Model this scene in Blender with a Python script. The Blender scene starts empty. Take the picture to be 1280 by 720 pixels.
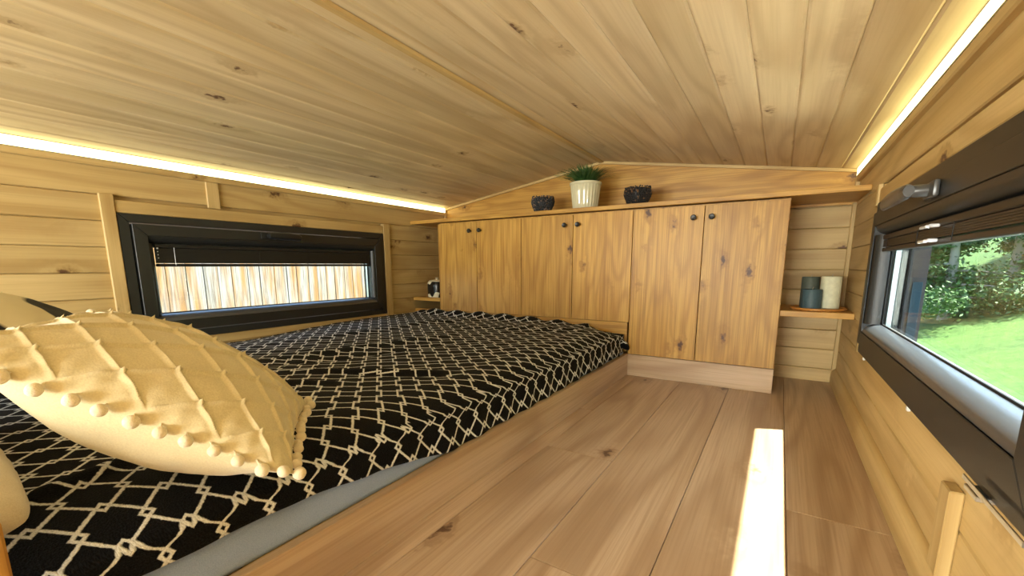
import bpy, bmesh, math, random
from mathutils import Vector, Matrix, noise as mnoise
random.seed(7)
D = bpy.data
COL = bpy.context.scene.collection
PI = math.pi

# ------------------------------------------------------------------ camera
CAM = Vector((1.9888, -1.9828, 0.52))
FPX, CU, CV, YAW, PITCH, ROLL = 529.587, 638.64, 423.52, .5614, .17, -.0032
cd = D.cameras.new('camera'); cam = D.objects.new('camera', cd); COL.objects.link(cam)
fw = Vector((-math.sin(YAW)*math.cos(PITCH), math.cos(YAW)*math.cos(PITCH), -math.sin(PITCH)))
rt = Vector((math.cos(YAW), math.sin(YAW), 0)); up = rt.cross(fw)
r2 = math.cos(ROLL)*rt + math.sin(ROLL)*up; u2 = -math.sin(ROLL)*rt + math.cos(ROLL)*up
cam.matrix_world = Matrix(((r2.x, u2.x, -fw.x, CAM.x), (r2.y, u2.y, -fw.y, CAM.y), (r2.z, u2.z, -fw.z, CAM.z), (0, 0, 0, 1)))
cd.sensor_width = 36; cd.lens = FPX*36/1280
cd.shift_x = (640-CU)/1280; cd.shift_y = (CV-360)/1280
cd.clip_start = .01; cd.clip_end = 300
sc = bpy.context.scene
sc.camera = cam

# ------------------------------------------------------------------ light
sc.view_settings.view_transform = 'Standard'
sc.view_settings.look = 'None'
sc.view_settings.gamma = 1
sc.cycles.blur_glossy = 0.0
sc.cycles.sample_clamp_indirect = 20
sc.view_settings.use_curve_mapping = False
sc.view_settings.exposure = 0.9
w = D.worlds.new('world'); sc.world = w; w.use_nodes = True
nt = w.node_tree; nt.nodes.clear()
sky = nt.nodes.new('ShaderNodeTexSky'); sky.sky_type = 'NISHITA'; sky.sun_disc = False
sky.sun_elevation = math.radians(58); sky.sun_rotation = math.radians(67); sky.air_density = 1.0; sky.dust_density = 1.5
bg = nt.nodes.new('ShaderNodeBackground'); bg.inputs[1].default_value = .55
wo = nt.nodes.new('ShaderNodeOutputWorld')
nt.links.new(sky.outputs[0], bg.inputs[0]); nt.links.new(bg.outputs[0], wo.inputs[0])
SUN_DIR = Vector((-1, -.43, -1.8)).normalized()
sl = D.lights.new('sun', 'SUN'); sl.energy = 17.0; sl.angle = math.radians(.53); sl.color = (1, .95, .86)
so = D.objects.new('sun', sl); COL.objects.link(so)
so.rotation_euler = SUN_DIR.to_track_quat('-Z', 'Y').to_euler(); so.location = (8, 4, 10)
LED_STRENGTH = 3.2
al = D.lights.new('rear_fill', 'AREA'); al.shape = 'RECTANGLE'; al.size = 1.4; al.size_y = .46; al.energy = 52; al.color = (1, .97, .92)  # added fill lamp outside the unseen rear window, brightens the room
ao = D.objects.new('rear_fill', al); COL.objects.link(ao); ao.location = (1.1176, -3.70, .49); ao.rotation_euler = (math.radians(90), 0, 0)

# ------------------------------------------------------------------ node helper
class NT:
    def __init__(s, name):
        s.m = D.materials.new(name); s.m.use_nodes = True; s.t = s.m.node_tree; s.t.nodes.clear()
        s.out = s.t.nodes.new('ShaderNodeOutputMaterial')
    def n(s, typ, ins=None, **kw):
        nd = s.t.nodes.new('ShaderNode'+typ)
        for k, v in kw.items(): setattr(nd, k, v)
        for k, v in (ins or {}).items():
            if hasattr(v, 'is_output') or isinstance(v, bpy.types.NodeSocket): s.t.links.new(v, nd.inputs[k])
            else: nd.inputs[k].default_value = v
        return nd
    def math(s, op, a, b=None, c=None):
        ins = {0: a}
        if b is not None: ins[1] = b
        if c is not None: ins[2] = c
        return s.n('Math', ins, operation=op).outputs[0]
    def mix(s, f, a, b, bt='MIX'):
        nd = s.t.nodes.new('ShaderNodeMix'); nd.data_type = 'RGBA'; nd.blend_type = bt
        for i, v in ((0, f), (6, a), (7, b)):
            if isinstance(v, bpy.types.NodeSocket): s.t.links.new(v, nd.inputs[i])
            else: nd.inputs[i].default_value = (*v, 1) if isinstance(v, tuple) and len(v) == 3 else v
        return nd.outputs[2]
    def ramp(s, f, stops):
        nd = s.n('ValToRGB', {0: f}); e = nd.color_ramp.elements
        while len(e) < len(stops): e.new(.5)
        for el, (p, c) in zip(e, stops):
            el.position = p; el.color = (*c, 1) if isinstance(c, tuple) else (c, c, c, 1)
        return nd.outputs[0]
    def remap(s, v, a, b, c=0, d=1):
        return s.n('MapRange', {0: v, 1: a, 2: b, 3: c, 4: d}).outputs[0]
    def bsdf(s, color, rough=.5, bump=None, bs=.2, bd=.01, **kw):
        b = s.t.nodes.new('ShaderNodeBsdfPrincipled')
        for k, v in (('Base Color', color), ('Roughness', rough)) + tuple(kw.items()):
            if isinstance(v, bpy.types.NodeSocket): s.t.links.new(v, b.inputs[k])
            else: b.inputs[k].default_value = (*v, 1) if isinstance(v, tuple) and len(v) == 3 and 'Radius' not in k else v
        if bump is not None:
            bn = s.n('Bump', {'Strength': bs, 'Distance': bd, 'Height': bump}); s.t.links.new(bn.outputs[0], b.inputs['Normal'])
        s.t.links.new(b.outputs[0], s.out.inputs[0]); return s.m

def plain(name, col, rough=.5, metal=0, **kw):
    return NT(name).bsdf(col, rough, Metallic=metal, **kw)

def wood(name, axis, light, mid, dark, knotc, R=38, cross=7.0, longs=.9, lines=.55, knots=.5, rough=.5, kx=8.0, kl=3.0, var=.12, spec=.4, fib=.25, kr=.11):
    s = NT(name)
    tc = s.n('TexCoord').outputs['Object']
    rnd = s.n('ObjectInfo').outputs['Random']
    off = s.n('CombineXYZ', {0: s.math('MULTIPLY', rnd, 37.), 1: s.math('MULTIPLY', rnd, 91.), 2: s.math('MULTIPLY', rnd, 53.)}).outputs[0]
    def coord(l, c):
        sc_ = [c, c, c]; sc_['xyz'.index(axis)] = l
        m = s.n('VectorMath', {0: tc, 1: tuple(sc_)}, operation='MULTIPLY').outputs[0]
        return s.n('VectorMath', {0: m, 1: off}, operation='ADD').outputs[0]
    kw = s.n('TexNoise', {'Vector': tc, 'Scale': 55., 'Detail': 2}).outputs['Color']
    kc = s.n('VectorMath', {0: s.n('VectorMath', {0: kw, 1: (.30, .30, .30)}, operation='MULTIPLY').outputs[0], 1: coord(kl, kx)}, operation='ADD').outputs[0]
    vor = s.n('TexVoronoi', {'Vector': kc, 'Scale': 1.0, 'Randomness': .9})
    kd = vor.outputs['Distance']
    ksel = s.math('GREATER_THAN', s.n('SeparateColor', {0: vor.outputs['Color']}).outputs[0], 1-knots)
    g = s.n('TexNoise', {'Vector': coord(longs, cross), 'Scale': 1.0, 'Detail': 1.5, 'Roughness': .45}).outputs[0]
    kf = s.math('MULTIPLY', s.math('POWER', 2.718, s.math('MULTIPLY', kd, -9.)), ksel)
    g2 = s.math('MULTIPLY_ADD', kf, .42, g)
    ln = s.math('SINE', s.math('MULTIPLY', g2, float(R)))
    ln = s.math('POWER', s.remap(ln, -1, 1), 1.8)
    fine = s.n('TexNoise', {'Vector': coord(4, 210), 'Scale': 1.0, 'Detail': 2}).outputs[0]
    broad = s.n('TexNoise', {'Vector': coord(.7, 16), 'Scale': 1.0, 'Detail': 2}).outputs[0]
    c = s.mix(s.remap(broad, .3, .7), light, mid)
    c = s.mix(s.math('MULTIPLY', ln, lines), c, dark)
    c = s.mix(s.math('MULTIPLY', s.remap(fine, .45, .75), fib), c, dark)
    streak = s.n('TexNoise', {'Vector': coord(1.6, 75), 'Scale': 1.0, 'Detail': 3, 'Roughness': .65}).outputs[0]
    c = s.mix(s.math('MULTIPLY', s.remap(streak, .5, .8), min(1, fib*1.7)), c, dark)
    kn = s.math('MULTIPLY', s.remap(kd, kr*.5, kr, 1, 0), ksel)
    halo = s.math('MULTIPLY', s.remap(kd, kr*.8, kr*1.9, .6, 0), ksel)
    c = s.mix(halo, c, dark); c = s.mix(kn, c, knotc)
    br = s.remap(rnd, 0, 1, 1-var, 1+var*.6)
    c = s.mix(1.0, c, s.n('CombineColor', {0: br, 1: br, 2: br}).outputs[0], 'MULTIPLY')
    h = s.math('ADD', s.math('MULTIPLY', fine, .6), s.math('MULTIPLY', ln, .4))
    return s.bsdf(c, rough, h, .18, .002, **{'Specular IOR Level': spec})

PL, PM, PD, PK = (.65, .475, .215), (.57, .395, .155), (.35, .205, .06), (.13, .06, .025)
M = {}
M['pine_y'] = wood('pine_along_y', 'y', PL, PM, PD, PK, R=46, cross=5, longs=.7, lines=.4, knots=.45, kl=5, kx=9, kr=.13, fib=.22)
M['pine_x'] = wood('pine_along_x', 'x', PL, PM, PD, PK, R=46, cross=5, longs=.7, lines=.4, knots=.45, kl=5, kx=9, kr=.13, fib=.22)
M['pine_z'] = wood('pine_along_z', 'z', PL, PM, PD, PK, R=42, knots=.15)
CL_, CM_, CD_ = (.78, .635, .39), (.69, .54, .30), (.44, .29, .13)
M['ceil'] = wood('ceiling_spruce', 'y', CL_, CM_, CD_, PK, R=36, knots=.45, kl=4.5, kx=10, kr=.12, var=.1, rough=.55, lines=.4, fib=.16)
OL, OM, OD, OK_ = (.62, .36, .083), (.53, .285, .055), (.29, .125, .022), (.085, .032, .010)
M['oak_z'] = wood('oak_veneer_upright', 'z', OL, OM, OD, OK_, R=46, cross=8, longs=1.3, lines=.42, knots=.8, kx=10, kl=5.5, rough=.42, fib=.7, var=.08, kr=.135)
M['oak_x'] = wood('oak_veneer_level', 'x', OL, OM, OD, OK_, R=46, cross=8, longs=1.3, lines=.42, knots=.5, kx=9, kl=5, rough=.42, fib=.6, var=.08, kr=.14)
FL, FM_, FD, FK = (.60, .44, .28), (.52, .36, .21), (.34, .21, .11), (.12, .06, .03)
M['lam'] = wood('oak_laminate', 'y', FL, FM_, FD, FK, R=44, cross=5, longs=.7, lines=.6, knots=.4, kx=8, kl=4, rough=.36, fib=.45, var=.07, kr=.12)
M['lam_x'] = wood('oak_laminate_level', 'x', FL, FM_, FD, FK, R=44, cross=5, longs=.7, lines=.6, knots=.4, kx=8, kl=4, rough=.36, fib=.45, var=.07, kr=.12)
M['black'] = NT('black_window_profile').m
def _blackprof():
    s = NT('black_window_profile')
    n = s.n('TexNoise', {'Vector': s.n('TexCoord').outputs['Object'], 'Scale': 900, 'Detail': 2}).outputs[0]
    return s.bsdf((.018, .018, .017), .38, n, .25, .001)
M['black'] = _blackprof()
M['bead'] = plain('satin_grey_bead', (.06, .067, .078), .28, **{'Specular IOR Level': 1.0})
M['gasket'] = plain('rubber_gasket', (.008, .008, .008), .7)
M['blind'] = plain('blind_brown_black', (.022, .017, .013), .45)
M['blind_black'] = plain('blind_black', (.008, .0075, .007), .5)
M['alu'] = plain('aluminium', (.62, .63, .62), .35, 1)
M['knob'] = plain('matt_black_knob', (.012, .012, .012), .35)
M['handle'] = plain('graphite_handle', (.09, .09, .088), .3, .4)
M['clip'] = plain('clear_plastic_clip', (.75, .75, .76), .25)
M['white_plastic'] = plain('white_plastic', (.75, .74, .70), .4)
def _glass():
    s = NT('window_glass')
    f = s.math('MULTIPLY', s.n('Fresnel', {'IOR': 1.45}).outputs[0], s.math('MULTIPLY_ADD', s.n('NewGeometry').outputs['Backfacing'], -.40, .40))
    t = s.n('BsdfTransparent', {'Color': (.96, .985, .97, 1)}); g = s.n('BsdfGlossy', {'Color': (1, 1, 1, 1), 'Roughness': 0.0})
    mx = s.n('MixShader', {0: f, 1: t.outputs[0], 2: g.outputs[0]})
    s.t.links.new(mx.outputs[0], s.out.inputs[0]); return s.m
M['glass'] = _glass()
M['teal'] = plain('teal_reflection', (.035, .075, .095), .7)  # bluish reflection put into a flat teal colour
M['reveal'] = wood('weathered_reveal', 'z', (.17, .125, .11), (.13, .095, .085), (.07, .05, .04), OK_, R=40, knots=.1, rough=.85)
M['sill'] = plain('satin_metal_sill', (.55, .56, .57), .16, 1)
def _led():
    s = NT('led_diffuser')
    e = s.n('Emission', {'Color': (1.0, .89, .43, 1), 'Strength': LED_STRENGTH})
    s.t.links.new(e.outputs[0], s.out.inputs[0]); return s.m
M['led'] = _led()

# ------------------------------------------------------------------ object helpers
def tag(o, label=None, cat=None, group=None, kind=None):
    if label: o['label'] = label
    if cat: o['category'] = cat
    if group: o['group'] = group
    if kind: o['kind'] = kind
    return o
def thing(name, loc, label=None, cat=None, group=None, kind=None):
    o = D.objects.new(name, None); COL.objects.link(o); o.location = loc; o.empty_display_size = .05
    return tag(o, label, cat, group, kind)
def wloc(o):
    v = Vector((0, 0, 0))
    while o is not None: v = v + Vector(o.location); o = o.parent
    return v
def fin(name, bm, mat, parent=None, origin=None, smooth=False, mats=None):
    """bm holds world coordinates; the object's origin goes to the middle of the shape"""
    if origin is None:
        lo = [min(v.co[i] for v in bm.verts) for i in range(3)]; hi = [max(v.co[i] for v in bm.verts) for i in range(3)]
        origin = Vector([(a+b)/2 for a, b in zip(lo, hi)])
    origin = Vector(origin)
    bmesh.ops.translate(bm, verts=bm.verts, vec=-origin)
    me = D.meshes.new(name); bm.to_mesh(me); bm.free()
    for mm in (mats or [mat]): me.materials.append(mm)
    if smooth:
        for p in me.polygons: p.use_smooth = True
        if smooth is not True: me.set_sharp_from_angle(angle=math.radians(smooth))
    o = D.objects.new(name, me); COL.objects.link(o)
    if parent is not None:
        o.parent = parent; o.location = origin - wloc(parent)
    else: o.location = origin
    return o
def dup(o, loc, parent=None):
    c = o.copy(); COL.objects.link(c); c.parent = parent
    c.location = Vector(loc) - (wloc(parent) if parent else Vector((0, 0, 0)))
    return c
def NB(): return bmesh.new()
def abox(bm, x0, x1, y0, y1, z0, z1, bev=0.0, seg=1):
    x0, x1 = min(x0, x1), max(x0, x1); y0, y1 = min(y0, y1), max(y0, y1); z0, z1 = min(z0, z1), max(z0, z1)
    g = bmesh.ops.create_cube(bm, size=1)
    vs = g['verts']
    for v in vs:
        v.co = Vector(((x0+x1)/2+v.co.x*(x1-x0), (y0+y1)/2+v.co.y*(y1-y0), (z0+z1)/2+v.co.z*(z1-z0)))
    if bev > 0:
        es = {e for v in vs for e in v.link_edges}
        r = bmesh.ops.bevel(bm, geom=list(es), offset=bev, segments=seg, affect='EDGES', profile=.5)
    return bm
def box(name, x0, x1, y0, y1, z0, z1, mat, parent=None, bev=0.0, seg=1):
    return fin(name, abox(NB(), x0, x1, y0, y1, z0, z1, bev, seg), mat, parent)
def aprism(bm, pts, a, b, axis='y'):
    """polygon pts (2-D) extruded from a to b along an axis; pts are (x,z) for y, (y,z) for x, (x,y) for z"""
    def P(p, t): return {'y': (p[0], t, p[1]), 'x': (t, p[0], p[1]), 'z': (p[0], p[1], t)}[axis]
    v0 = [bm.verts.new(P(p, a)) for p in pts]; v1 = [bm.verts.new(P(p, b)) for p in pts]
    n = len(pts)
    for i in range(n): bm.faces.new((v0[i], v0[(i+1) % n], v1[(i+1) % n], v1[i]))
    bm.faces.new(v0[::-1]); bm.faces.new(v1)
    bmesh.ops.recalc_face_normals(bm, faces=bm.faces); return bm
def alathe(bm, prof, c, n=24, axis='z', closed=True):
    """profile (r, h) revolved about an axis through c"""
    c = Vector(c); rings = []
    for r, h in prof:
        ring = []
        for i in range(n):
            a = 2*PI*i/n; p = (r*math.cos(a), r*math.sin(a), h)
            if axis == 'y': p = (p[0], -p[2], p[1])
            if axis == 'x': p = (p[2], p[0], p[1])
            if axis == '-x': p = (-p[2], p[0], p[1])
            ring.append(bm.verts.new(c+Vector(p)))
        rings.append(ring)
    for a, b in zip(rings, rings[1:]):
        for i in range(n): bm.faces.new((a[i], a[(i+1) % n], b[(i+1) % n], b[i]))
    if closed: bm.faces.new(rings[0][::-1]); bm.faces.new(rings[-1])
    return bm
def atube(bm, pts, r, n=8):
    pts = [Vector(p) for p in pts]; rings = []
    for i, p in enumerate(pts):
        t = (pts[min(i+1, len(pts)-1)]-pts[max(i-1, 0)]).normalized()
        u = t.orthogonal().normalized() if i == 0 else (u - t*u.dot(t)).normalized()
        v = t.cross(u); rr = r[i] if isinstance(r, (list, tuple)) else r
        rings.append([bm.verts.new(p+rr*(math.cos(2*PI*k/n)*u+math.sin(2*PI*k/n)*v)) for k in range(n)])
    for a, b in zip(rings, rings[1:]):
        for k in range(n): bm.faces.new((a[k], a[(k+1) % n], b[(k+1) % n], b[k]))
    bm.faces.new(rings[0][::-1]); bm.faces.new(rings[-1]); return bm

# ------------------------------------------------------------------ room shell
W, YB, YF, ZE, HX = 2.2351, .3421, -3.6, .9083, 1.1176
SLOPE = .1516
def zc(x): return ZE + SLOPE*(x if x < HX else W-x)
TH = .12
WY0, WY1, WZ0, WZ1 = -1.418, -.230, .241, .709        # both window openings
ROWS = [-.03, .058, .1465, .235, .3235, .412, .5005, .589, .6775, .766, .905]

def side_wall(side):
    n = 1 if side == 'left' else -1; X0 = 0 if side == 'left' else W
    xb, xo = X0-n*.018, X0-n*TH
    bm = NB()
    for y0, y1, z0, z1 in ((YF, WY0, -.05, 1.0), (WY1, YB+.1, -.05, 1.0), (WY0, WY1, -.05, WZ0), (WY0, WY1, WZ1, 1.0)):
        abox(bm, xb, xo, y0, y1, z0, z1)
    root = tag(fin('wall_'+side, bm, M['pine_y']), None, None, None, 'structure')
    hole0, hole1 = WY0-.004, WY1+.004
    for i in range(len(ROWS)-1):
        z0, z1 = ROWS[i], ROWS[i+1]
        segs = [(YF, YB)] if not (z1 > .236 and z0 < .765) else [(YF, hole0), (hole1, YB)]
        if i == 9: segs = [(YF, -1.105), (-1.105, YB)] if side == 'left' else [(YF, YB)]
        if i == 1 and side == 'right': segs = [(YF, -1.165), (-1.165, YB)]
        for y0, y1 in segs:
            box('plank', xb, X0, y0+.0005, y1-.0005, z0+.0007, z1-.0007, M['pine_y'], root, .0028)
    return root
wl = side_wall('left'); wr = side_wall('right')

# back wall: pine boards in the niches, one oak panel in the gable
bm = NB(); aprism(bm, [(0-TH, -.05), (W+TH, -.05), (W+TH, .905), (HX, 1.09), (-TH, .905)], YB+.019, YB+TH, 'y')
wb = tag(fin('wall_back', bm, M['pine_x']), None, None, None, 'structure')
for i in range(9):
    box('plank', -.0005, W+.0005, YB, YB+.018, ROWS[i]+.0007, ROWS[i+1]-.0007, M['pine_x'], wb, .0028)
bm = NB(); aprism(bm, [(.001, .77), (W-.001, .77), (W-.001, zc(W)+.0), (HX, zc(HX)), (.001, zc(0))], YB-.006, YB+.018, 'y')
gp = fin('gable_panel', bm, M['oak_x'], wb); gp['label'] = 'knotty honey oak gable panel'
# front gable behind the camera, with a window opening added to light the room
bm = NB()
for x0, x1, z0, z1 in ((-TH, .35, -.05, .92), (W-.35, W+TH, -.05, .92), (.35, W-.35, -.05, .18)):
    abox(bm, x0, x1, YF-TH, YF, z0, z1)
aprism(bm, [(-TH, .78), (W+TH, .78), (W+TH, .905), (HX, 1.09), (-TH, .905)], YF-TH, YF, 'y')
wf = tag(fin('wall_front', bm, M['pine_x']), None, None, None, 'structure')
bm = NB()
for x0, x1, z0, z1 in ((.35, W-.35, .18, .24), (.35, W-.35, .72, .78), (.35, .41, .24, .72), (W-.41, W-.35, .24, .72), (HX-.03, HX+.03, .24, .72)):
    abox(bm, x0, x1, YF-.09, YF-.03, z0, z1, .003)
w3 = tag(fin('window_3', bm, M['black']), None, None, None, 'structure')  # unseen rear window, added for the light it lets in
box('pane', .41, W-.41, YF-.066, YF-.06, .24, .72, M['glass'], w3)

# ceiling: underlay + boards on both slopes
bm = NB()
aprism(bm, [(-TH, zc(0)+.019-SLOPE*TH), (HX, zc(HX)+.019), (W+TH, zc(W)+.019-SLOPE*TH), (W+TH, zc(W)+.05), (HX, zc(HX)+.06), (-TH, zc(0)+.05)], YF-TH, YB+TH, 'y')
ceil = tag(fin('ceiling', bm, M['pine_y']), None, None, None, 'structure')
def cplank(x0, x1):
    bm = NB(); g = .0003; c = .0050; t = .018
    if x1 < HX+1e-6: pts = [(x0+g, 0), (x0+g+.0, 0)]
    a, b = x0+g, x1-g
    def p(x, d): return (x, zc(x)+d)
    prof = [p(a, c*.62), p(a+c, 0), p(b-c, 0), p(b, c*.62), p(b, t), p(a, t)]
    aprism(bm, prof, YF, YB-.0005, 'y')
    return fin('plank', bm, M['ceil'], ceil)
xs = [HX] + [HX+.062+.09*k for k in range(0, 13)]
xs = [x for x in xs if x < W-.02] + [W]
for a, b in zip(xs, xs[1:]): cplank(a, b)
xs = [HX] + [HX-.05-.09*k for k in range(0, 13)]
xs = [x for x in xs if x > .03] + [0]
for a, b in zip(xs, xs[1:]): cplank(b, a)
# ridge batten and gable battens
bm = NB(); aprism(bm, [(HX-.015, zc(HX)-.004), (HX-.009, zc(HX)-.010), (HX+.009, zc(HX)-.010), (HX+.015, zc(HX)-.004), (HX, zc(HX)+.001)], YF, YB-.007, 'y')
tag(fin('trim_1', bm, M['pine_y']), None, None, None, 'structure')
bm = NB()
aprism(bm, [(.012, zc(.012)-.014), (HX, zc(HX)-.014), (HX, zc(HX)-.001), (.012, zc(.012)-.001)], YB-.018, YB-.006, 'y')
tag(fin('trim_2', bm, M['pine_x']), None, None, None, 'structure')
bm = NB()
aprism(bm, [(W-.012, zc(W-.012)-.014), (HX, zc(HX)-.014), (HX, zc(HX)-.001), (W-.012, zc(W-.012)-.001)], YB-.018, YB-.006, 'y')
tag(fin('trim_3', bm, M['pine_x']), None, None, None, 'structure')
# corner battens at the back corners
for i, (x0, x1) in enumerate(((0, .016), (W-.016, W))):
    tag(box('trim_%d' % (4+i), x0+.0003, x1-.0003, YB-.016, YB-.0003, .004, .7765, M['pine_z'], None, .002), None, None, None, 'structure')
    tag(box('trim_%d' % (6+i), x0+.0003, x1-.0003, YB-.022, YB-.0065, .7985, .9, M['pine_z'], None, .002), None, None, None, 'structure')

# LED coves along both eaves
for side, n, X0 in (('left', 1, 0.0), ('right', -1, W)):
    bm = NB()
    prof = [(0.0003, .857), (.0115, .857), (.0145, .8605), (.0145, .8775), (.009, .8775), (.009, .9075), (.0003, .9075)]
    aprism(bm, [(X0+n*a, b) for a, b in prof], YF+.001, YB-.024, 'y')
    tag(fin('trim_%d' % (8 if n == 1 else 9), bm, M['pine_y']), None, None, None, 'structure')
    root = thing('led_strip', (X0+n*.012, -1.6, .89), 'long glowing LED strip along the %s eave, above the %s' % (
        (('left', 'window that looks onto weathered boards') if n == 1 else ('right', 'window that looks onto green lawn'))), 'light', 'LED strips under the ceiling edges')
    bm = NB()
    for z in (.878, .9085): abox(bm, X0+n*.0092, X0+n*.0165, YF+.01, YB-.026, z, z+.0016)
    fin('profile', bm, M['alu'], root)
    box('diffuser', X0+n*.0094, X0+n*.0158, YF+.01, YB-.026, .8798, .9083, M['led'], root)

# floor
bm = NB(); abox(bm, -TH, W+TH, YF-TH, YB+TH, -.12, -.0095)
fl = tag(fin('floor', bm, M['lam']), None, None, None, 'structure')
def fplank(x0, x1, y0, y1):
    return box('plank', x0+.0007, x1-.0007, y0+.0006, y1-.0006, -.0095, 0, M['lam'], fl, .0009)
cols = [(.0005, .0745), (.0745, .271), (.271, .468), (.468, .665), (.665, .862), (.862, 1.059), (1.059, 1.255), (1.255, 1.452), (1.452, 1.649), (1.649, 1.8455), (1.8455, 2.0435), (2.0435, W-.0005)]
cut = {8: -.933, 9: -1.38, 10: -1.75, 11: -.957}
for i, (a, b) in enumerate(cols):
    y = YB-.0005; c = cut.get(i, -.2-.37*(i % 3)); ys = []
    while c > YF+.1: ys.append(c); c -= 1.29
    for e in ys+[YF+.0005]:
        fplank(a, b, e, y); y = e
# skirting: rounded quadrant on the right, hidden runs elsewhere
bm = NB()
aprism(bm, [(W-.0003, .0005), (W-.017, .0005), (W-.018, .03), (W-.016, .05), (W-.011, .061), (W-.005, .066), (W-.0003, .067)], YF+.001, YB-.017, 'y')
tag(fin('baseboard_right', bm, M['pine_y'], smooth=40), None, None, None, 'structure')

# roof with eaves
bm = NB()
def zr(x): return zc(x)+.06 if True else 0
xl, xr = -.26, 2.483
aprism(bm, [(xl, ZE+SLOPE*xl+.055), (HX, zc(HX)+.075), (xr, ZE+SLOPE*(W-xr)+.06), (xr, ZE+SLOPE*(W-xr)+.15), (HX, zc(HX)+.17), (xl, ZE+SLOPE*xl+.145)], YF-.4, YB+.6, 'y')
tag(fin('roof', bm, plain('dark_roof_sheet', (.06, .06, .065), .5)), None, None, None, 'structure')

# ------------------------------------------------------------------ window trims
def trimbox(k, *a, mat='pine_y'):
    return tag(box('trim_%d' % k, *a, M[mat], None, .002), None, None, None, 'structure')
trimbox(10, .0003, .013, -1.459, -1.420, .20, .770, mat='pine_z')
trimbox(11, .0003, .013, -.228, -.183, .205, .765, mat='pine_z')
trimbox(12, -.018, .008, -1.4195, -.2285, .7095, .752)
trimbox(13, .0003, .009, -1.4195, -.2285, .205, .2405)
trimbox(14, .0003, .010, -1.128, -1.082, .755, .8565, mat='pine_z')
trimbox(15, W-.008, W+.018, -1.4195, -.2285, .7095, .752)
trimbox(16, W-.013, W-.0003, -.2275, -.185, .700, .765, mat='pine_z')
trimbox(17, W-.012, W-.0003, -.2275, -.195, .238, .318, mat='pine_z')
trimbox(18, W-.018, W+.018, -1.46, -1.4205, .205, .765, mat='pine_z')
bt = trimbox(19, W-.017, W-.0003, -1.186, -1.146, .0685, .205, mat='pine_z')

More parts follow.
